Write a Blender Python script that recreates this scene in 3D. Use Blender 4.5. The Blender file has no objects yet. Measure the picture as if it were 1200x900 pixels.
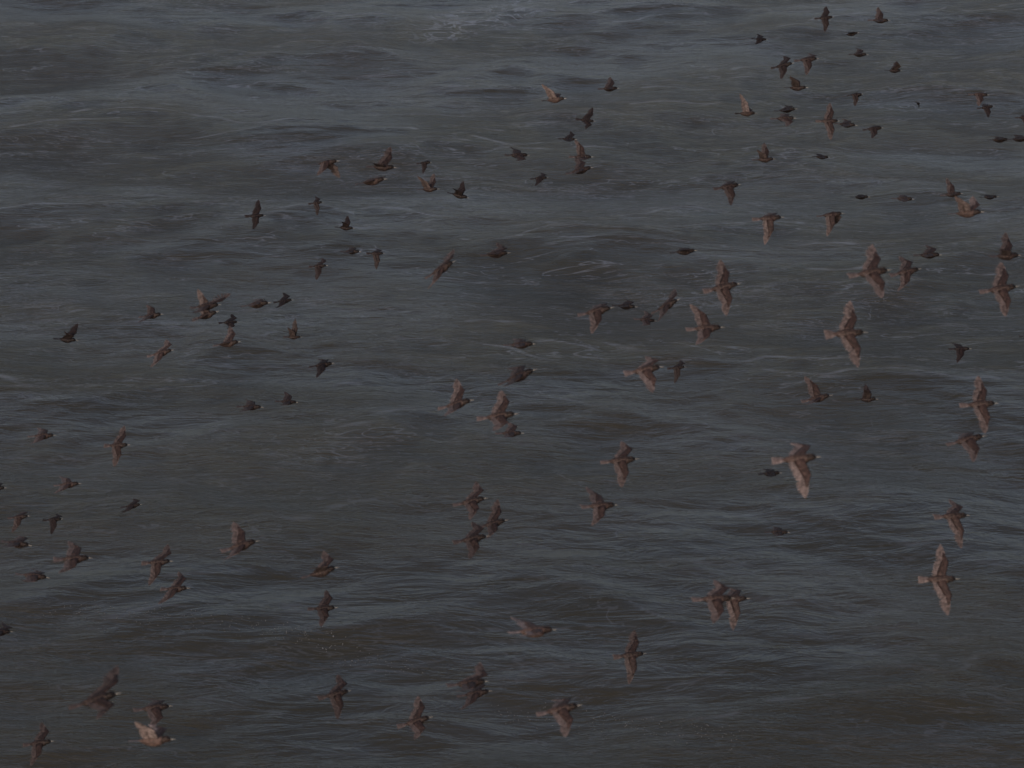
import bpy, math, random
import numpy as np
from mathutils import Vector, Matrix
R = math.radians
S = bpy.context.scene

# ------------------------------------------------------------------ camera
CAM_H, PITCH, HFOV = 15.0, 20.0, 20.0
cam_d = bpy.data.cameras.new('camera'); cam = bpy.data.objects.new('camera', cam_d)
S.collection.objects.link(cam); S.camera = cam
cam.location = (0, 0, CAM_H); cam.rotation_euler = (R(90 - PITCH), 0, 0)
cam_d.sensor_width = 36; cam_d.lens = 18 / math.tan(R(HFOV / 2))
cam_d.clip_start = 0.5; cam_d.clip_end = 20000
cam_d.dof.use_dof = True; cam_d.dof.focus_distance = 44; cam_d.dof.aperture_fstop = 7.0
FPX = 600 / math.tan(R(HFOV / 2))
CX = Vector((1, 0, 0)); CY = Vector((0, math.sin(R(PITCH)), math.cos(R(PITCH))))
CZ = Vector((0, -math.cos(R(PITCH)), math.sin(R(PITCH))))     # towards the camera
VM = Matrix((CX, CY, CZ)).transposed()

def at(px, py, dist):
    d = CX * ((px - 600) / FPX) + CY * ((450 - py) / FPX) - CZ
    return Vector((0, 0, CAM_H)) + d * dist
def on_sea(px, py):
    d = CX * ((px - 600) / FPX) + CY * ((450 - py) / FPX) - CZ
    return Vector((0, 0, CAM_H)) + d * (CAM_H / -d.z)

# ------------------------------------------------------------------ light: dusk, low warm sun added behind the viewer in place of a camera flash
SUN_EL, SUN_AZ = 24.0, 196.0          # azimuth measured clockwise from +Y
SUN_STRENGTH, SKY_STRENGTH = 2.0, 0.12
W = bpy.data.worlds.new("World"); S.world = W; W.use_nodes = True
nt = W.node_tree; bg = nt.nodes['Background']
sky = nt.nodes.new('ShaderNodeTexSky'); sky.sky_type = 'NISHITA'; sky.sun_disc = False
sky.sun_elevation = R(SUN_EL); sky.sun_rotation = R(SUN_AZ); sky.dust_density = 3.0; sky.air_density = 1.0
hs = nt.nodes.new('ShaderNodeHueSaturation'); hs.inputs['Saturation'].default_value = 0.84
nt.links.new(sky.outputs[0], hs.inputs['Color']); tint = nt.nodes.new('ShaderNodeMix'); tint.data_type = 'RGBA'; tint.blend_type = 'MULTIPLY'; tint.inputs[0].default_value = 1
tint.inputs[7].default_value = (1.06, 0.98, 0.99, 1)
nt.links.new(hs.outputs[0], tint.inputs[6]); nt.links.new(tint.outputs[2], bg.inputs['Color'])
bg.inputs['Strength'].default_value = SKY_STRENGTH
sd = bpy.data.lights.new('sun', 'SUN'); sun = bpy.data.objects.new('sun', sd); S.collection.objects.link(sun)
sd.energy = SUN_STRENGTH; sd.angle = R(3.0); sd.color = (1.0, 0.88, 0.81)
to_sun = Vector((math.sin(R(SUN_AZ)) * math.cos(R(SUN_EL)), math.cos(R(SUN_AZ)) * math.cos(R(SUN_EL)), math.sin(R(SUN_EL))))
sun.rotation_euler = to_sun.to_track_quat('Z', 'Y').to_euler()
S.view_settings.view_transform = 'Standard'; S.view_settings.look = 'None'
S.view_settings.gamma = 1; S.view_settings.use_curve_mapping = False
S.view_settings.exposure = -0.38

# ------------------------------------------------------------------ node helpers
def mat(name):
    m = bpy.data.materials.new(name); m.use_nodes = True
    return m, m.node_tree, m.node_tree.nodes['Principled BSDF']
def node(t, kind, **kw):
    n = t.nodes.new(kind)
    for k, v in kw.items():
        if k in n.inputs: n.inputs[k].default_value = v
        else: setattr(n, k, v)
    return n
def math_(t, op, a, b=None, c=None, clamp=False):
    n = t.nodes.new('ShaderNodeMath'); n.operation = op; n.use_clamp = clamp
    for i, v in enumerate((a, b, c)):
        if v is None: continue
        if hasattr(v, 'links'): t.links.new(v, n.inputs[i])
        else: n.inputs[i].default_value = v
    return n.outputs[0]
def ramp(t, v, lo, hi, a=0.0, b=1.0):
    n = t.nodes.new('ShaderNodeMapRange'); n.interpolation_type = 'SMOOTHSTEP'
    t.links.new(v, n.inputs['Value'])
    n.inputs['From Min'].default_value = lo; n.inputs['From Max'].default_value = hi
    n.inputs['To Min'].default_value = a; n.inputs['To Max'].default_value = b
    return n.outputs['Result']
def mixc(t, f, a, b):
    n = t.nodes.new('ShaderNodeMix'); n.data_type = 'RGBA'
    if hasattr(f, 'links'): t.links.new(f, n.inputs[0])
    else: n.inputs[0].default_value = f
    for v, i in ((a, 6), (b, 7)):
        if hasattr(v, 'links'): t.links.new(v, n.inputs[i])
        else: n.inputs[i].default_value = (*v, 1)
    return n.outputs[2]

# ------------------------------------------------------------------ sea
def grade(core0, core1, step, far, growth):
    a = list(np.arange(core0, core1, step)); s, v = step, a[-1]
    while v < far: s *= growth; v += s; a.append(v)
    s, v, lo = step, core0, []
    while v > -far: s *= growth; v -= s; lo.append(v)
    return np.array(lo[::-1] + a)
def wave_field(X, Y, res):
    rng = np.random.RandomState(11)
    wx = X + 0.7 * np.sin(Y * 0.31 + 1.3 * np.sin(X * 0.17)) + 0.35 * np.sin(Y * 0.9 + X * 0.4)
    wy = Y + 0.8 * np.sin(X * 0.27 + 0.9 * np.sin(Y * 0.13)) + 0.30 * np.sin(X * 0.8 - Y * 0.5 + 2)
    dx = np.zeros_like(X); dy = np.zeros_like(X); dz = np.zeros_like(X)
    N = 110
    for i in range(N):
        lam = 9.0 * (0.26 / 9.0) ** ((i + rng.rand()) / N)
        spread = 24 + 26 * (1 - lam / 9.0)
        th = R(-82 + rng.randn() * spread)
        if rng.rand() < 0.12: th += R(70)
        k = 2 * math.pi / lam; kx, ky = math.cos(th) * k, math.sin(th) * k
        slope = 0.0135 if lam > 5 else (0.0135 if lam > 1.2 else 0.011)
        amp = slope / k
        ph = kx * wx + ky * wy + rng.rand() * 6.283
        g = np.clip(lam / (res * 3.0) - 0.6, 0, 1)
        # waves come in groups
        env = 0.55 + 0.9 * (0.5 + 0.5 * np.sin(kx * .13 * X + ky * .13 * Y + 3 * rng.rand() + 0.21 * k * .5 * X * math.sin(i)))
        a = amp * g * env
        dz += a * np.cos(ph); q = 0.85
        dx -= q * a * math.cos(th) * np.sin(ph); dy -= q * a * math.sin(th) * np.sin(ph)
    return dx, dy, dz
def build_sea():
    xs = grade(-17, 17, 0.062, 9000, 1.09)
    ys = grade(24, 86, 0.075, 9000, 1.08)
    X, Y = np.meshgrid(xs, ys)
    resx = np.gradient(xs)[None, :] + 0 * Y; resy = np.gradient(ys)[:, None] + 0 * X
    dx, dy, dz = wave_field(X, Y, np.maximum(resx, resy))
    co = np.stack([X + dx, Y + dy, dz], -1).reshape(-1, 3)
    ny, nx = X.shape
    # how strongly the surface is squeezed together: large along the crests, where pale sky sheen and foam scraps are painted
    fold = -(np.gradient(dx, axis=1) / resx + np.gradient(dy, axis=0) / resy)
    idx = np.arange(nx * ny).reshape(ny, nx)
    f = np.stack([idx[:-1, :-1], idx[:-1, 1:], idx[1:, 1:], idx[1:, :-1]], -1).reshape(-1, 4)
    me = bpy.data.meshes.new('sea'); me.vertices.add(len(co)); me.vertices.foreach_set('co', co.ravel())
    me.loops.add(f.size); me.loops.foreach_set('vertex_index', f.ravel().astype(np.int32))
    me.polygons.add(len(f)); me.polygons.foreach_set('loop_start', np.arange(0, f.size, 4, dtype=np.int32))
    me.polygons.foreach_set('use_smooth', np.ones(len(f), bool))
    me.update(); me.validate()
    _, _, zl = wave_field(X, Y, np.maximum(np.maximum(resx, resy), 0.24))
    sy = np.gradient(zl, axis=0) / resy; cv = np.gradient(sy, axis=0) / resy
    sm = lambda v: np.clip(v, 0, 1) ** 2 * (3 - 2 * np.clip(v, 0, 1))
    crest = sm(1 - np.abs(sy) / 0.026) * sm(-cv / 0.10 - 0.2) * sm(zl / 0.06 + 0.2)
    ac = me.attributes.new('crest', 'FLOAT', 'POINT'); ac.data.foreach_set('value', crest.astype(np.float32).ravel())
    at_ = me.attributes.new('fold', 'FLOAT', 'POINT'); at_.data.foreach_set('value', fold.astype(np.float32).ravel())
    core = fold[(Y > 30) & (Y < 80) & (abs(X) < 16)]
    o = bpy.data.objects.new('sea', me); S.collection.objects.link(o)
    o['kind'] = 'structure'
    return o
sea = build_sea()

FOLD_LO, FOLD_HI = 0.13, 0.24
m, t, p = mat('sea_water')
tc = t.nodes.new('ShaderNodeTexCoord')
def noise(scale, stretch, detail=3, rough=0.55, rot=0.0, dist=0.0):
    mp = t.nodes.new('ShaderNodeMapping'); mp.inputs['Rotation'].default_value = (0, 0, R(rot))
    mp.inputs['Scale'].default_value = (stretch[0], stretch[1], 1)
    t.links.new(tc.outputs['Object'], mp.inputs['Vector'])
    n = node(t, 'ShaderNodeTexNoise', Scale=scale, Detail=detail, Roughness=rough, Distortion=dist)
    t.links.new(mp.outputs[0], n.inputs['Vector']); return n.outputs['Fac']
n1 = noise(1.6, (0.55, 1.5), 4, 0.6, 4, 0.5)
n2 = noise(5.0, (0.40, 1.5), 4, 0.62, -6, 0.7)
n3 = noise(16.0, (0.30, 1.3), 3, 0.6, 3, 0.4)
patch = noise(0.22, (0.5, 1.0), 3, 0.5, 10, 0.6)
sx = t.nodes.new('ShaderNodeSeparateXYZ'); t.links.new(tc.outputs['Object'], sx.inputs[0])
# wind-ruffled water farther out, smoother water in the lee close in
lee = ramp(t, math_(t, 'ADD', sx.outputs['Y'], math_(t, 'MULTIPLY', patch, 14.0)), 40.0, 56.0, 0.5, 1.0)
gust = math_(t, 'MULTIPLY', ramp(t, patch, 0.42, 0.60, 0.22, 1.0), lee)
def ridge(v): return math_(t, 'SUBTRACT', 1.0, math_(t, 'ABSOLUTE', math_(t, 'MULTIPLY_ADD', v, 2.0, -1.0)))
h = math_(t, 'MULTIPLY', n1, 0.062)
h = math_(t, 'ADD', h, math_(t, 'MULTIPLY', math_(t, 'MULTIPLY', ridge(n2), 0.042), gust))
h = math_(t, 'ADD', h, math_(t, 'MULTIPLY', math_(t, 'MULTIPLY', ridge(n3), 0.020), gust))
b = node(t, 'ShaderNodeBump', Strength=0.9, Distance=1.0)
t.links.new(h, b.inputs['Height']); t.links.new(b.outputs[0], p.inputs['Normal'])
silt = noise(0.35, (0.6, 1.0), 2, 0.5, 0, 0.3)
col = mixc(t, ramp(t, silt, 0.35, 0.65), (0.037, 0.0350, 0.0255), (0.043, 0.0385, 0.027))
# thin pale lines: sky reflection on the crests painted in, mixed with foam scraps
f1 = noise(1.1, (0.35, 1.6), 6, 0.65, 3, 1.6); f2 = noise(0.30, (0.6, 1.0), 2, 0.5, 0, 0.2)
line = ramp(t, math_(t, 'ABSOLUTE', math_(t, 'SUBTRACT', f1, 0.5)), 0.0, 0.016, 1.0, 0.0)
foam = math_(t, 'MULTIPLY', line, ramp(t, f2, 0.50, 0.66))
f3 = noise(0.9, (0.32, 1.5), 4, 0.6, -9, 1.0); f4 = noise(0.8, (0.5, 1.2), 2, 0.5, 20, 0.3)
l2 = ramp(t, math_(t, 'ABSOLUTE', math_(t, 'SUBTRACT', f3, 0.52)), 0.0, 0.012, 1.0, 0.0)
l2 = math_(t, 'MULTIPLY', l2, ramp(t, f4, 0.40, 0.54))
f5 = noise(2.6, (0.28, 1.5), 4, 0.6, 7, 1.2); f6 = noise(0.25, (0.5, 1.2), 2, 0.5, -20, 0.3)
l3 = ramp(t, math_(t, 'ABSOLUTE', math_(t, 'SUBTRACT', f5, 0.5)), 0.0, 0.02, 1.0, 0.0)
l3 = math_(t, 'MULTIPLY', l3, ramp(t, f6, 0.43, 0.56))
foam = math_(t, 'MAXIMUM', foam, math_(t, 'MULTIPLY', l2, 0.9))
foam = math_(t, 'MAXIMUM', foam, math_(t, 'MULTIPLY', l3, 0.7))
fa = t.nodes.new('ShaderNodeAttribute'); fa.attribute_name = 'fold'
br = noise(2.2, (0.30, 1.4), 4, 0.65, 5, 0.8)
cr = math_(t, 'MULTIPLY', ramp(t, fa.outputs['Fac'], FOLD_LO, FOLD_HI), ramp(t, br, 0.44, 0.60))
foam = math_(t, 'MULTIPLY', foam, 0.55)
br2 = noise(7.0, (0.25, 1.3), 3, 0.6, 3, 0.6)
foam = math_(t, 'MAXIMUM', foam, math_(t, 'MULTIPLY', math_(t, 'MULTIPLY', cr, 0.35), ramp(t, br2, 0.42, 0.58)))
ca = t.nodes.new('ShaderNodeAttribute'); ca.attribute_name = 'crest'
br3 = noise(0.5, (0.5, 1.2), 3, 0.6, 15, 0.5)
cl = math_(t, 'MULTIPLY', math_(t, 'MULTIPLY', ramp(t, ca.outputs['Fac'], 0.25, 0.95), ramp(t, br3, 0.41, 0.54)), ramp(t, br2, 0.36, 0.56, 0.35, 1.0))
foam = math_(t, 'MAXIMUM', foam, math_(t, "MULTIPLY", cl, 0.62))  # crest lines: reflected sky painted as pale colour
foam = math_(t, 'MULTIPLY', foam, ramp(t, lee, 0.5, 1.0, 0.4, 1.0))
# lace left behind by a breaking crest
c0, c1, c2 = on_sea(572, 19), on_sea(650, 13), on_sea(572, 3)
ux = math_(t, 'DIVIDE', math_(t, 'SUBTRACT', sx.outputs['X'], c0.x), c1.x - c0.x)
uy = math_(t, 'DIVIDE', math_(t, 'SUBTRACT', math_(t, 'SUBTRACT', sx.outputs['Y'], c0.y), math_(t, 'MULTIPLY', ux, 1.6)), c2.y - c0.y)
rad = math_(t, 'SQRT', math_(t, 'ADD', math_(t, 'MULTIPLY', ux, ux), math_(t, 'MULTIPLY', uy, uy)))
wb = noise(0.9, (0.7, 0.7), 4, 0.6, 0, 0.5)
emask = ramp(t, math_(t, 'ADD', rad, math_(t, 'MULTIPLY', wb, 1.6)), 1.5, 2.2, 1.0, 0.0)
q1 = noise(1.3, (0.7, 0.9), 5, 0.62, 12, 1.8)
lace = ramp(t, math_(t, 'ABSOLUTE', math_(t, 'SUBTRACT', q1, 0.5)), 0.0, 0.045, 1.0, 0.0)
foam = math_(t, 'MAXIMUM', foam, math_(t, 'MULTIPLY', math_(t, 'MULTIPLY', lace, emask), 0.9))
col = mixc(t, foam, col, (0.19, 0.21, 0.25))  # one bluish colour for painted sky sheen and real foam
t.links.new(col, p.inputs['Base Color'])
p.inputs['Roughness'].default_value = 0.16; p.inputs['IOR'].default_value = 1.33
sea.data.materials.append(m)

# ------------------------------------------------------------------ foam bubbles (uncountable)
mf, tf, pf = mat('foam'); pf.inputs['Base Color'].default_value = (0.12, 0.125, 0.13, 1); pf.inputs['Roughness'].default_value = 0.85
def sea_height(pts):
    X = np.array([q[0] for q in pts]); Y = np.array([q[1] for q in pts])
    ax, ay = X.copy(), Y.copy()
    for _ in range(5):
        dx, dy, dz = wave_field(ax, ay, np.full_like(X, 0.075)); ax = X - dx; ay = Y - dy
    return dz
def foam_object(name, label, pts, sizes, stretch):
    hz = sea_height(pts); V, F = [], []
    for (x, y), z, s in zip(pts, hz, sizes):
        b0 = len(V); n = 7
        V.append((x, y, z + 0.006 + s * 0.30))
        for r_, k in ((0.65, 0.22), (1.0, 0.0)):
            for i in range(n):
                a = 6.283 * i / n + r_
                V.append((x + s * r_ * math.cos(a) * stretch * random.uniform(.8, 1.2), y + s * r_ * math.sin(a) * random.uniform(.8, 1.2) * 1.3, z + 0.006 * (k > 0) + s * k - (0.01 if k == 0 else 0)))
        for i in range(n):
            j = (i + 1) % n
            F.append((b0, b0 + 1 + i, b0 + 1 + j)); F.append((b0 + 1 + i, b0 + 1 + n + i, b0 + 1 + n + j, b0 + 1 + j))
    me = bpy.data.meshes.new(name); me.from_pydata(V, [], F); me.materials.append(mf)
    for q in me.polygons: q.use_smooth = True
    o = bpy.data.objects.new(name, me); S.collection.objects.link(o)
    o['label'] = label; o['category'] = 'foam'; o['kind'] = 'stuff'
    return o
random.seed(5)
def trail(poly, n, wpx, size):
    pts, sz = [], []
    for _ in range(n):
        u = random.random() * (len(poly) - 1); i = int(u); f = u - i
        a, c = poly[i], poly[i + 1]
        q = on_sea(a[0] + (c[0] - a[0]) * f + random.gauss(0, wpx), a[1] + (c[1] - a[1]) * f + random.gauss(0, wpx * .45))
        if math.sin(q.x * 5.1 + 2 * math.sin(q.y * 3)) + random.random() * 2 < 0.0: continue
        pts.append((q.x, q.y)); sz.append(size * random.uniform(.4, .9) * (1.8 if random.random() < .06 else 1))
    return pts, sz
p1, s1 = trail([(70, 722), (150, 722), (230, 730), (300, 742), (370, 752), (430, 770), (480, 785)], 330, 14, 0.0075)
foam_object('foam_bubbles', 'fine white foam bubbles in a long drifting trail at lower left', p1, s1, 1.0)
p2, s2 = trail([(560, 830), (640, 832), (730, 842), (800, 858), (860, 866)], 170, 14, 0.0075)
foam_object('foam_bubbles', 'sparse white foam bubbles drifting near the bottom edge below the pale-winged bird', p2, s2, 1.0)

# ------------------------------------------------------------------ plumage
def plumage():
    m, t, p = mat('plumage')
    a = node(t, 'ShaderNodeVertexColor', layer_name='plume')
    tc = t.nodes.new('ShaderNodeTexCoord')
    v = node(t, 'ShaderNodeTexVoronoi', Scale=115.0); t.links.new(tc.outputs['Object'], v.inputs['Vector'])
    dots = ramp(t, v.outputs['Distance'], 0.20, 0.36, 1.0, 0.0)
    dots = math_(t, 'MULTIPLY', dots, a.outputs['Alpha'])
    c = mixc(t, math_(t, 'MULTIPLY', dots, 0.7), a.outputs['Color'], (0.20, 0.14, 0.11))
    n = node(t, 'ShaderNodeTexNoise', Scale=70.0, Detail=4.0); t.links.new(tc.outputs['Object'], n.inputs['Vector'])
    mul = t.nodes.new('ShaderNodeMix'); mul.data_type = 'RGBA'; mul.blend_type = 'MULTIPLY'; mul.inputs[0].default_value = 1.0
    t.links.new(c, mul.inputs[6]); g = ramp(t, n.outputs['Fac'], 0.34, 0.66, 0.50, 1.32)
    cc = t.nodes.new('ShaderNodeCombineColor')
    for i in range(3): t.links.new(g, cc.inputs[i])
    t.links.new(cc.outputs[0], mul.inputs[7]); t.links.new(mul.outputs[2], p.inputs['Base Color'])
    p.inputs['Roughness'].default_value = 0.65; p.inputs['Specular IOR Level'].default_value = 0.22
    return m
M_PL = plumage()
M_BK, _, q = mat('beak_horn'); q.inputs['Base Color'].default_value = (0.25, 0.23, 0.20, 1); q.inputs['Roughness'].default_value = 0.22
M_EY, _, q = mat('eye_gloss'); q.inputs['Base Color'].default_value = (0.02, 0.015, 0.012, 1); q.inputs['Roughness'].default_value = 0.05

class MB:
    def __init__(s): s.v = []; s.f = []; s.c = []
    def add(s, co, col): s.v.append(tuple(co)); s.c.append(col); return len(s.v) - 1
    def obj(s, name, mm, parent=None, colors=True):
        me = bpy.data.meshes.new(name); me.from_pydata(s.v, [], s.f); me.materials.append(mm)
        me.polygons.foreach_set('use_smooth', [True] * len(me.polygons))
        if colors:
            ca = me.color_attributes.new('plume', 'FLOAT_COLOR', 'POINT')
            ca.data.foreach_set('color', [x for c in s.c for x in c])
        o = bpy.data.objects.new(name, me); S.collection.objects.link(o)
        if parent: o.parent = parent
        return o
def loft(mb, rings, close=True):
    """ rings: list of (list of points, colour) """
    ids = [[mb.add(q, c[i] if isinstance(c, list) else c) for i, q in enumerate(pts)] for pts, c in rings]; n = len(ids[0])
    for a, b_ in zip(ids, ids[1:]):
        for i in range(n):
            j = (i + 1) % n; mb.f.append((a[i], a[j], b_[j], b_[i]))
    if close: mb.f.append(tuple(reversed(ids[0]))); mb.f.append(tuple(ids[-1]))

# body stations: x, centre z, half width, half height
BODY = [(-0.060, .003, .0035, .0025), (-0.050, .002, .009, .006), (-0.036, 0, .0150, .0125), (-0.018, -.002, .0205, .0185),
        (0.002, -.003, .0240, .0225), (0.022, -.003, .0245, .0230), (0.040, -.001, .0215, .0200), (0.052, .002, .0165, .0162),
        (0.060, .004, .0148, .0150), (0.070, .005, .0145, .0145), (0.078, .004, .0112, .0115), (0.084, .003, .0062, .0068), (0.087, .0025, .0030, .0036)]
def body(mb, dark, buff, rng):
    rings = []
    for x, z, w, hh in BODY:
        pts = []
        for i in range(14):
            a = 2 * math.pi * i / 14; sy, sz = math.cos(a), math.sin(a)
            pts.append((x, 1.06 * w * sy, z + 1.04 * hh * sz))
        sp = 0.9 if -0.05 < x < 0.062 else 0.25
        hd = 1.0 if x < 0.045 else 0.30          # blackish head
        rings.append((pts, (*[c * hd for c in dark], sp)))
    loft(mb, rings)
def feather(mb, P, d, side, n, l, w, c0, c1, bend):
    """ one quill feather: 5 rows by 3 columns with a raised shaft """
    rows = [(0.0, .55), (.3, .95), (.62, 1.0), (.86, .72), (1.0, .18)]; ids = []
    for u, ww in rows:
        c = P + d * (l * u) + n * (bend * u * u * l)
        r = []
        for s_ in (-1, 0, 1):
            q = c + side * (s_ * w * ww * .5) + n * (0.0012 if s_ == 0 else 0)
            r.append(mb.add(q, (*(c1 if s_ or u > .9 else c0), 0.0)))
        ids.append(r)
    for a, b_ in zip(ids, ids[1:]):
        for k in (0, 1): mb.f.append((a[k], a[k + 1], b_[k + 1], b_[k]))
def wing(mb, sg, w, brown, edge, cov, rng, bend):
    """ sg: +1 left, -1 right; w: vector shoulder -> wing tip in the bird's own frame """
    f = Vector((1, 0, 0)); P0 = Vector((0.030, sg * 0.013, 0.009))
    s = w - f * w.dot(f)
    if s.length < 0.012: s = Vector((0, sg, 0.2))
    s.normalize(); n = (f.cross(s) if sg > 0 else s.cross(f)).normalized()
    a, b_ = 0.086, 0.118; D = min(w.length, (a + b_) * .985); wd = w.normalized()
    ca = (a * a + D * D - b_ * b_) / (2 * a * D); ca = max(-1, min(1, ca)); al = math.acos(ca)
    tx, ty = wd.dot(f), wd.dot(s); th = math.atan2(tx, ty) + al * 0.8        # bend the wrist forward
    th = min(th, R(78))
    wr = P0 + (f * math.sin(th) + s * math.cos(th)) * a
    tip = P0 + wd * D; hv = (tip - wr); hl = hv.length; hdir = hv.normalized()
    arm = (wr - P0).normalized()
    # fleshy leading part with coverts: aerofoil loft shoulder -> wrist -> hand
    back = (-f + s * 0.12).normalized()
    st = [(P0 - s * .010, back, .050, .016), (P0 + arm * a * .3, back, .046, .012), (P0 + arm * a * .65, back, .042, .009),
          (wr, (back + hdir * .35).normalized(), .036, .007), (wr + hdir * hl * .22, (back + hdir * .9).normalized(), .028, .005), (wr + hdir * hl * .45, (back * .7 + hdir).normalized(), .014, .003)]
    rings = []
    for q, bd, ch, tk in st:
        pts = []
        for u, v in ((0, 0), (.12, .42), (.4, .5), (.75, .28), (1, .02), (.75, -.18), (.4, -.32), (.12, -.32)):
            pts.append(q + bd * (ch * (u - .12)) + n * (tk * v))
        rings.append((pts, [(*cov, 0.45)] * 5 + [(*edge, 0.2)] * 3))
    if sg < 0: rings = [(list(reversed(pp)), list(reversed(c))) for pp, c in rings]
    loft(mb, rings)
    # secondaries
    NS = 9
    for i in range(NS):
        u = i / (NS - 1); q = P0 - s * .004 + (arm * a + s * .004) * u - f * 0.010 + back * .004 - n * (.0006 * (i % 2) + .001)
        d = (-f + s * (0.05 + 0.25 * u)).normalized(); sd = d.cross(n).normalized()
        l = 0.051 + 0.006 * math.sin(u * 3.1) + rng.uniform(-.002, .002)
        feather(mb, q, d, sd, n, l, .0150, brown, edge, bend * .15)
    NP = 9
    for i in range(NP):
        u = i / (NP - 1); q = wr + hdir * (hl * .40 * u) + back * (.006 * (1 - u)) - n * (.0006 * (i % 2) + .001)
        d0 = (-f + s * 0.30).normalized(); k = u ** .75
        d = (d0 * (1 - k) + hdir * k).normalized(); sd = d.cross(n).normalized()
        lt = (tip - q).length; l = 0.056 * (1 - k) + lt * k
        l *= 1 - .06 * math.sin(u * math.pi) + rng.uniform(-.02, .02)
        feather(mb, q, d, sd, n, l, .0150 - .004 * u, brown, edge, bend)
def tail(mb, spread, brown, edge, rng):
    for i in range(9):
        u = (i - 4) / 4; a = u * spread
        d = Vector((-math.cos(a), math.sin(a), -0.02 - .01 * rng.random())).normalized()
        sd = Vector((0, 0, 1)).cross(d).normalized()
        feather(mb, Vector((-0.046, u * .007, .004 - .0008 * abs(i - 4))), d, sd, Vector((0, 0, 1)), .062 - .004 * (1 - abs(u)), .011, brown, edge, 0.02)

def lerp3(a, b_, k): return tuple(x + (y - x) * k for x, y in zip(a, b_))
def bird(x, y, L, ang, A, B, pale, label, fan=None, yaw=None):
    seed = int(x * 7 + y * 131 + L); rng = random.Random(seed)
    s = L / 0.215
    yaw = R(rng.uniform(-16, 16) if yaw is None else yaw); an = R(ang)
    dist = FPX / s * (math.cos(yaw) if abs(yaw) < 1 else 1)
    s = FPX / dist
    f = Vector((math.cos(an) * math.cos(yaw), math.sin(an) * math.cos(yaw), math.sin(yaw)))
    sh = f * 0.030
    tips = []
    for (ox, oy), zs in ((A, 1), (B, -1)):
        v = Vector((ox / s - sh.x, -oy / s - sh.y, 0)); pr = v.length
        full = 0.130 + (0.192 - 0.130) * max(0, min(1, (pr - 0.055) / 0.07))
        if pr > full: full = min(pr, 0.200); v *= full / pr; pr = full
        v.z = zs * math.sqrt(max(full * full - pr * pr, 0.012 ** 2)); tips.append(v)
    r = tips[0] - tips[1]; r = r - f * r.dot(f)
    lvl = Vector((0, -math.sin(R(PITCH)), math.cos(R(PITCH)))) * 0.10
    r = r + lvl; r = (r - f * r.dot(f)).normalized(); u = r.cross(f).normalized()
    BM = Matrix((f, -r, u)).transposed()          # bird frame -> view frame
    inv = BM.transposed()
    k = pale * 0.9; v_ = rng.uniform(.88, 1.12)  # flash falloff and each bird's own tone, both put into its plumage colour
    brown = tuple(c * v_ for c in lerp3((0.013, 0.009, 0.009), (0.130, 0.097, 0.088), k))
    edge = tuple(c * v_ for c in lerp3((0.022, 0.015, 0.014), (0.30, 0.24, 0.225), k))
    cov = tuple(c * v_ for c in lerp3((0.010, 0.006, 0.006), (0.070, 0.043, 0.037), k))
    dark = tuple(c * v_ for c in lerp3((0.006, 0.004, 0.005), (0.095, 0.062, 0.052), k))
    mb = MB(); body(mb, dark, edge, rng)
    wing(mb, -1, inv @ tips[0], brown, edge, cov, rng, rng.uniform(-.10, .16))
    wing(mb, 1, inv @ tips[1], brown, edge, cov, rng, rng.uniform(-.10, .16))
    tail(mb, R(fan if fan is not None else rng.uniform(5, 13)), brown, edge, rng)
    o = mb.obj('starling', M_PL)
    o.matrix_world = Matrix.Translation(at(x, y, dist)) @ (VM @ BM).to_4x4()
    o['label'] = label; o['category'] = 'bird'; o['group'] = 'starlings flying right over the sea'
    bk = MB()
    loft(bk, [([(xx, w_ * math.cos(a), z_ + h_ * math.sin(a)) for a in [i * math.pi / 4 for i in range(8)]], (0, 0, 0, 0))
              for xx, z_, w_, h_ in ((.083, .0030, .0030, .0034), (.092, .0022, .0021, .0024), (.102, .0014, .0013, .0015), (.111, .0006, .0004, .0005))])
    bk.obj('beak', M_BK, o, False)
    for sg in (-1, 1):
        e = MB(); rr = .0040; c = Vector((.0755, sg * .0112, .0065))
        loft(e, [([(c.x + rr * math.sin(t_) * math.cos(a), c.y + rr * math.cos(t_), c.z + rr * math.sin(t_) * math.sin(a)) for a in [i * math.pi / 4 for i in range(8)]], (0, 0, 0, 0))
                 for t_ in (0.2, .8, 1.57, 2.3, 2.95)])
        e.obj('eye', M_EY, o, False)
    return o

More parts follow.
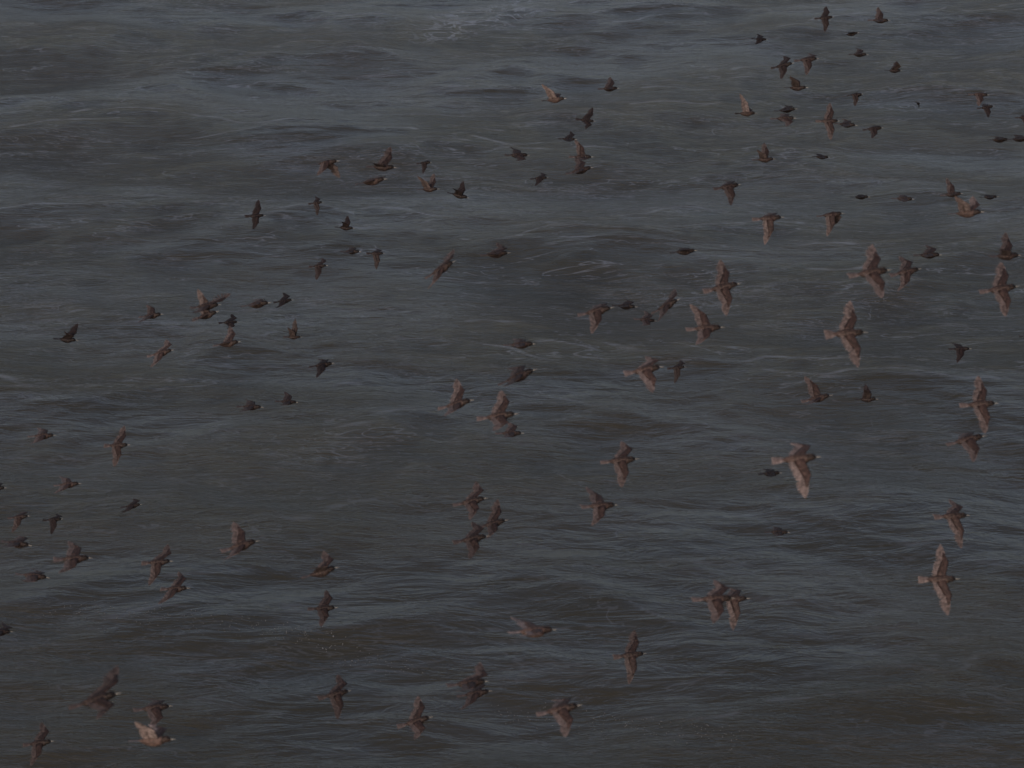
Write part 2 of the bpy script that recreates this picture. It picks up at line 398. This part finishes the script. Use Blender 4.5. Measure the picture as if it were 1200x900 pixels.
# x, y of the body, length in the photo, climb angle, wing tip offsets (near wing, far wing), paleness with flash falloff painted in, label
BIRDS = [
# --- upper left and upper centre
(382,191,32,8,(-9,18),(15,17),.45,'pale-chested starling with both wings swept down, leftmost in the top row at upper left'),
(447,196,36,-2,(-14,-3),(10,-24),.3,'brown starling with one wing raised, directly above the folded bird with pale tail'),
(435,213,38,10,(-18,6),(5,-5),.5,'starling gliding with folded wings and pale tail, below the raised-wing bird at upper left'),
(497,191,18,3,(-1,13),(2,-3),.05,'tiny dark starling with wing pointing straight down, above the V-winged bird'),
(502,222,26,0,(-12,-14),(6,-18),.35,'starling with both wings raised in a V, one wing pale, upper left of centre'),
(537,229,27,-15,(-6,-7),(5,-16),.1,'dark starling with raised wings and beak dipped down, right of the V-winged bird'),
(299,253,24,3,(-2,17),(3,-18),.05,'dark cross-shaped starling with wings spread up and down, leftmost in the upper left area'),
(370,238,18,8,(2,15),(-1,-7),.1,'small dark starling with long wing down, right of the cross-shaped bird at upper left'),
(404,267,24,-5,(-3,-6),(2,-14),.05,'small dark starling with one wing up like a fin, above the compact folded bird'),
(411,295,25,-2,(-8,4),(-5,-5),.25,'small compact starling with tucked wings, left of the one dangling its wing'),
(440,297,22,0,(1,19),(-1,-5),.1,'small dark starling with wing hanging down, immediately right of the compact tucked one'),
(373,312,23,3,(-1,17),(3,-9),.15,'small dark starling with wing down, below left of the compact tucked bird'),
(516,316,42,30,(-15,23),(17,-22),.4,'large brown starling climbing steeply with wings spread diagonally, left of centre'),
(580,298,36,5,(-12,3),(3,-12),.3,'brown starling with short raised far wing, right of the steeply climbing bird'),
# --- top centre
(649,117,30,4,(-14,-15),(-4,-9),.75,'pale-winged starling with wing raised backwards, topmost at the upper centre'),
(713,104,26,3,(-6,3),(3,-15),.3,'brown starling with dark wing straight up, right of the pale-winged one at upper centre'),
(686,141,24,-8,(0,11),(9,-15),.05,'dark starling with one slim wing slanting up to the right, upper centre'),
(606,182,30,0,(-2,9),(-8,-9),.15,'dark reddish starling with short swept wings, alone left of the overlapping trio'),
(632,209,22,4,(-5,10),(2,-6),.05,'small dark starling with wing angled down, below left of the overlapping trio'),
(665,163,22,-4,(-3,4),(3,-9),.05,'small dark starling, topmost of the trio stacked at upper centre'),
(681,184,29,-2,(-4,6),(-8,-20),.35,'brown starling with blurred raised wing, middle one of the trio stacked at upper centre'),
(679,200,34,14,(-12,7),(-4,-15),.3,'brown starling with bright face, lowest of the trio stacked at upper centre'),
# --- top right
(966,21,24,5,(-1,18),(4,-14),.1,'dark starling with wings spread up and down, topmost left at the upper right'),
(1030,24,27,-2,(-8,4),(1,-16),.35,'reddish starling with broad raised wing, topmost right of the cluster at the top edge'),
(890,46,20,-3,(-7,8),(-2,-7),.02,'small dark arrow-shaped starling, alone on the left of the top right flock'),
(997,40,20,8,(-5,1),(-3,-2),.02,'thin dark starling with closed wings, below the topmost reddish bird'),
(1006,64,23,-2,(-6,2),(-2,-8),.2,'small reddish starling with humped half-open wings, below the thin dark one'),
(1047,83,21,0,(2,-8),(6,-12),.08,'small dark starling with fin-like raised wings, right of the humped reddish one'),
(917,77,28,12,(-3,18),(3,-12),.15,'dark starling with curved wing down, left one of the pair above the curved-wing bird'),
(945,70,30,5,(-2,20),(5,-7),.3,'starling with pale wing hanging down, right one of the pair above the curved-wing bird'),
(933,103,28,-1,(-9,-10),(-4,-14),.25,'dark-bodied starling with pale curved wing raised and bright eye, under the hanging-wing pair'),
(874,133,27,2,(-8,-21),(0,-10),.4,'starling with tall pale sail-like wing raised, left of the overlapping brown pair'),
(921,129,27,5,(-8,4),(-2,-5),.12,'dark starling, upper one of the overlapping pair beside the sail-winged bird'),
(918,139,30,0,(2,12),(-5,-6),.4,'rusty brown starling, lower one of the overlapping pair beside the sail-winged bird'),
(1002,111,19,2,(-1,15),(4,3),.1,'tiny dark starling with pointed wing straight down, above the crosswise starling'),
(970,142,29,0,(2,23),(4,-21),.4,'starling crosswise with long pale wings straight up and down, touching a smaller bird'),
(991,146,27,-7,(-7,5),(-4,-6),.3,'small brown starling with tucked wings, touching the crosswise pale-winged bird from the right'),
(1023,151,26,6,(-5,14),(0,-4),.15,'dark starling with faded wing down, rightmost of the row beside the crosswise bird'),
(962,184,22,-3,(-5,3),(-7,-5),.05,'small dark compact starling with forked outline, below the crosswise pale-winged bird'),
(1076,121,14.5,0,(-2,1),(-2,-1),.0,'tiny black speck of a starling against open water at upper right',None,-72),
(1147,111,25,-3,(-3,15),(-4,-3),.45,'reddish starling with pale wing down, upper one of the overlapping two near the right edge'),
(1155,126,22,8,(0,14),(-5,-4),.1,'small dark starling, lower one of the overlapping two near the upper right edge'),
(1170,164,26,0,(-6,2),(-4,-3),.12,'thin dark starling with closed wings, left one of the low pair at the right edge'),
(1194,163,27,2,(-7,3),(-6,-4),.12,'thin dark starling with closed wings cut off by the right edge, near the top'),
(1200,138,22,0,(-1,14),(-3,-4),.12,'dark starling with wing down half outside the right edge, above the thin closed-wing ones'),
# --- right, upper middle
(895,187,28,2,(-10,-9),(2,-20),.35,'starling with brown folded near wing and tall dark far wing, above the drooping-wing three'),
(852,219,34,10,(2,24),(-3,-6),.25,'dark brown starling with wing swept down, leftmost of the three drooping-wing birds'),
(900,256,38,4,(-5,31),(-3,-5),.45,'starling with long pale wing straight down, middle of the three drooping-wing birds'),
(973,252,33,6,(-5,26),(9,12),.35,'starling with brown wing hanging and dark neck, rightmost of the three drooping-wing birds'),
(801,295,33,5,(-9,1),(-6,-4),.15,'dark slim starling with closed wings and pale tail tip, alone right of centre'),
(1008,231,23,0,(-6,2),(-4,-3),.03,'small thin dark starling, leftmost of the level row at upper right'),
(1058,233,27,-3,(-6,5),(-5,-5),.3,'small round reddish starling with tucked wings, second in the level row at upper right'),
(1159,231,23,2,(-6,3),(-8,-3),.03,'small thin dark starling, right end of the level row at upper right'),
(1115,228,28,4,(-6,2),(-3,-18),.3,'starling with dark wing raised, just above the large one with a pale raised wing'),
(1132,250,42,3,(-17,-17),(12,-19),.65,'large starling with pale near wing raised and white beak, below a smaller raised-wing bird'),
(1019,320,53,8,(9,31),(8,-31),.6,'large pale-brown starling with wings fully spread, left one of the spread pair at right'),
(1061,319,40,12,(-13,23),(-3,-17),.4,'rusty starling with one wing angled back down, right beside the large wide-spread bird'),
(1087,299,34,0,(-9,4),(0,-11),.25,'starling with dark hump-like wings, above the rusty bird with the angled wing'),
(1178,300,40,2,(-15,-6),(6,-26),.35,'starling with dark wing raised, upper one of the two at the right edge'),
(1171,339,48,8,(2,33),(8,-30),.45,'large starling with wings spread up and down, lower one of the two at right edge'),
(991,391,52,3,(11,40),(9,-35),.6,'largest wide-spread starling with fanned tail, below the spread pair at right', 24),
(1125,409,27,0,(-6,16),(-9,-6),.05,'small dark starling with arrowhead outline, alone left of the right edge'),
(1208,394,28,0,(-8,4),(-6,-5),.1,'starling almost entirely cut off by the right edge at mid height'),
(957,467,38,12,(-16,8),(-12,-24),.5,'pale brown starling with curved wing raised backwards, left of the dark fin-winged bird'),
(1015,468,28,0,(-5,-11),(1,-17),.12,'dark reddish starling with raised fin-like wing, right of the curved-wing bird'),
(1147,474,46,3,(3,34),(4,-30),.45,'large starling with wings spread straight up and down, just above the pale-tailed bird'),
(1132,516,50,12,(2,26),(-8,-4),.45,'starling with long pale tail and wing down, tucked beneath the spread bird near the edge'),
# --- centre
(698,365,44,12,(-5,27),(-3,-5),.5,'starling with broad pale wing drooping, left end of the central right chain'),
(732,359,30,-4,(-9,2),(0,-7),.12,'small dark starling with folded wings, touching the beak of the drooping-wing bird'),
(780,359,38,27,(-10,18),(13,-19),.35,'starling climbing steeply with narrow wings, above the small rusty bird'),
(756,375,28,-6,(-7,7),(0,-10),.4,'small rusty starling with short wings, just below the steeply climbing bird'),
(846,337,46,12,(3,33),(1,-30),.45,'large brown starling with wings spread up and down, above the hooked-wing bird'),
(826,385,46,3,(-13,20),(-16,-27),.5,'large starling with raised wing hooked backwards, below the large spread bird'),
(754,434,48,10,(9,28),(4,-14),.65,'pale starling with fanned pale tail and wing down, left of a small dark bird', 20),
(793,431,23,5,(-3,18),(5,-8),.08,'small dark starling with wing down, right of the pale fan-tailed bird'),
(609,404,38,2,(-11,5),(-9,-6),.4,'rusty starling with closed wings and white face, alone at the centre'),
(606,442,50,22,(-16,14),(-10,-8),.25,'long dark starling climbing with closed wings, above the overlapping pale one'),
(534,474,44,14,(-12,14),(1,-26),.55,'pale starling with blunt wing raised, left of the overlapping group at centre'),
(583,488,50,7,(-5,18),(4,-28),.6,'pale brown starling with wing raised, directly below the long dark climbing bird'),
(597,508,34,0,(-9,5),(-3,-12),.35,'smaller rusty starling overlapping the underside of the pale one at centre'),
(726,540,46,5,(1,31),(3,-20),.5,'starling with slim pale wing down and dark wing up, above the fork-winged orange-brown one'),
(702,593,45,2,(-11,22),(-14,-17),.55,'orange-brown starling with both wings swept back like a fork, lower right of centre'),
(933,538,58,5,(8,44),(-4,-15),.85,'palest large starling with long wing straight down, right of centre over a black bird',14),
(902,555,29,2,(-7,4),(-6,-4),.02,'small black starling with closed wings, under the tail of the palest large bird'),
(911,624,30,-2,(-8,4),(-7,-5),.2,'small dark red starling with closed wings, alone on open water at right'),
(551,588,42,12,(0,20),(7,-19),.35,'starling with dark wing raised, topmost of the lower central three'),
(577,614,38,14,(-7,16),(7,-25),.25,'dark starling with raised wing, right one of the lower central three'),
(552,632,44,10,(-2,22),(1,-16),.3,'brown starling with wing down, lowest of the lower central three'),
# --- lower right
(1115,605,44,2,(8,37),(1,-15),.5,'starling with broad wing swept down, upper of the two at lower right'),
(1100,679,48,2,(8,40),(5,-37),.6,'starling with long crescent wings fully spread, lower of the two at lower right'),
(836,702,52,1,(-4,27),(3,-18),.55,'brown starling with pale tail, left one of the touching pair at lower right of centre'),
(858,702,42,2,(0,35),(-6,-8),.5,'brown starling with pointed wing down, right one of the touching pair'),
(624,740,58,2,(-16,3),(-25,-9),1.15,'pale tan starling with closed swept-back wings and dark head, bottom centre',6),
(738,768,40,6,(-2,32),(7,-25),.3,'dark starling with brown wing straight down and other wing up, lower centre right'),
(655,832,55,12,(7,28),(-8,-5),.6,'starling with pale square tail and pale wing down, bottom centre',11),
# --- bottom centre and bottom left
(548,801,50,4,(-14,6),(15,-17),.4,'reddish starling, upper one of the overlapping two at bottom centre'),
(556,813,42,8,(-16,16),(-4,-8),.3,'dark red starling, lower one of the overlapping two at bottom centre'),
(392,814,40,12,(4,27),(3,-17),.25,'dark red starling with wings up and down, left of the pale-bodied one at bottom'),
(486,846,44,16,(1,18),(3,-25),.5,'pale-bodied starling climbing slightly, between the dark red one and the bottom centre pair'),
(111,821,64,16,(8,18),(22,-32),.3,'long dark starling climbing gently with faint raised wing, at bottom left'),
(45,871,38,8,(-5,23),(0,-18),.25,'dark red starling with faint wings, nearest the bottom left corner'),
(179,830,46,5,(0,21),(-8,-4),.4,'brown starling with wing down, directly above the one with the pinkish raised wing'),
(178,868,56,3,(-14,-25),(-9,-13),1.3,'palest starling with pinkish white wing raised, lowest at the bottom left'),
# --- lower left
(281,640,46,15,(-17,15),(-10,-25),.55,'pale brown starling with broad wing raised, rightmost of the lower left flock'),
(375,671,46,16,(-9,-5),(3,-20),.4,'starling with pale tail slanting up, above the cross-shaped dark one at lower left'),
(378,713,36,3,(0,19),(2,-18),.2,'dark cross-shaped starling with short wings, below the pale-tailed climbing one'),
(184,659,38,4,(-7,26),(10,-17),.3,'brown starling with wing hanging down, upper of the diagonal two at lower left'),
(205,690,36,3,(-16,17),(1,-16),.35,'rusty starling with wings angled back, lower of the diagonal two at lower left'),
(85,655,46,2,(-12,16),(-10,-17),.55,'orange-brown starling with fanned tail and curved wings, lower left',22),
(38,675,40,-8,(-10,6),(-5,-4),.5,'slim starling with pale tail and pale wing edge, below the orange-brown fan-tailed one'),
(19,637,38,-8,(-12,3),(-6,-7),.35,'reddish starling with closed wings dipping down, near the left edge'),
(22,606,27,6,(-5,18),(-2,-4),.25,'small brown starling with wing down, directly above the reddish dipping one'),
(62,609,24,3,(0,17),(2,-4),.03,'small black starling with faded wing down, right of the small brown one at left'),
(-3,741,36,0,(-10,4),(2,-6),.2,'starling half cut off by the left edge in the lower part'),
(-5,572,26,0,(-8,4),(-5,-5),.05,'starling almost wholly cut off by the left edge at mid height'),
(154,593,25,8,(-9,8),(0,-7),.08,'small dark starling with tucked wings, alone above the diagonal two at lower left'),
(79,568,33,4,(-12,10),(-13,-7),.6,'starling with pale swept-back wing edges, lower of the two striped ones at left'),
(49,511,33,2,(-11,9),(-9,-8),.55,'rounded starling with pale swept-back wing edges, upper of the two striped ones at left'),
(137,522,32,2,(0,25),(6,-20),.3,'starling with dark wing up and pale pointed wing down, at left below the middle'),
# --- left middle
(77,398,30,-5,(1,-8),(11,-17),.03,'black starling with raised pointed wing, farthest left above the middle'),
(177,370,30,6,(-12,9),(-9,-12),.4,'brown starling with short pale wing tips, above the one with the glinting wing'),
(188,414,33,14,(-9,17),(5,-14),.5,'starling with bright narrow wing edge pointing down, left of the middle group'),
(241,359,36,6,(-14,10),(28,-13),.3,'reddish starling with wing stretched forward, upper one of the overlapping two at left'),
(241,370,34,18,(-16,8),(-9,-29),.35,'reddish starling with wing straight up, lower one of the overlapping two at left'),
(268,378,24,3,(-1,8),(2,-9),.03,'small black starling directly above the brown one with dusky raised wing'),
(266,403,34,8,(-15,2),(1,-19),.45,'brown starling with dusky raised wing, directly below the small black one'),
(343,395,22,0,(-5,-11),(3,-20),.2,'small starling with rounded raised wing, right of the brown and black pair'),
(300,357,36,7,(-9,4),(-7,-4),.4,'slim rusty starling with closed wings and pale tail, left of a small dark one'),
(332,353,24,8,(-8,9),(-1,-9),.05,'small dark starling with short wings, at the beak of the slim rusty one'),
(377,428,31,8,(-4,15),(-6,-4),.1,'dark starling with faded wing down, alone left of the centre'),
(293,477,32,-2,(-11,6),(-9,-7),.25,'rounded brown starling with tucked wings and white face spot, left one of two'),
(336,471,27,-4,(-8,4),(-4,-11),.2,'small brown starling with raised short wings, right of the rounded tucked one'),
]
for bb in BIRDS: bird(*bb)
print('birds', len(BIRDS))
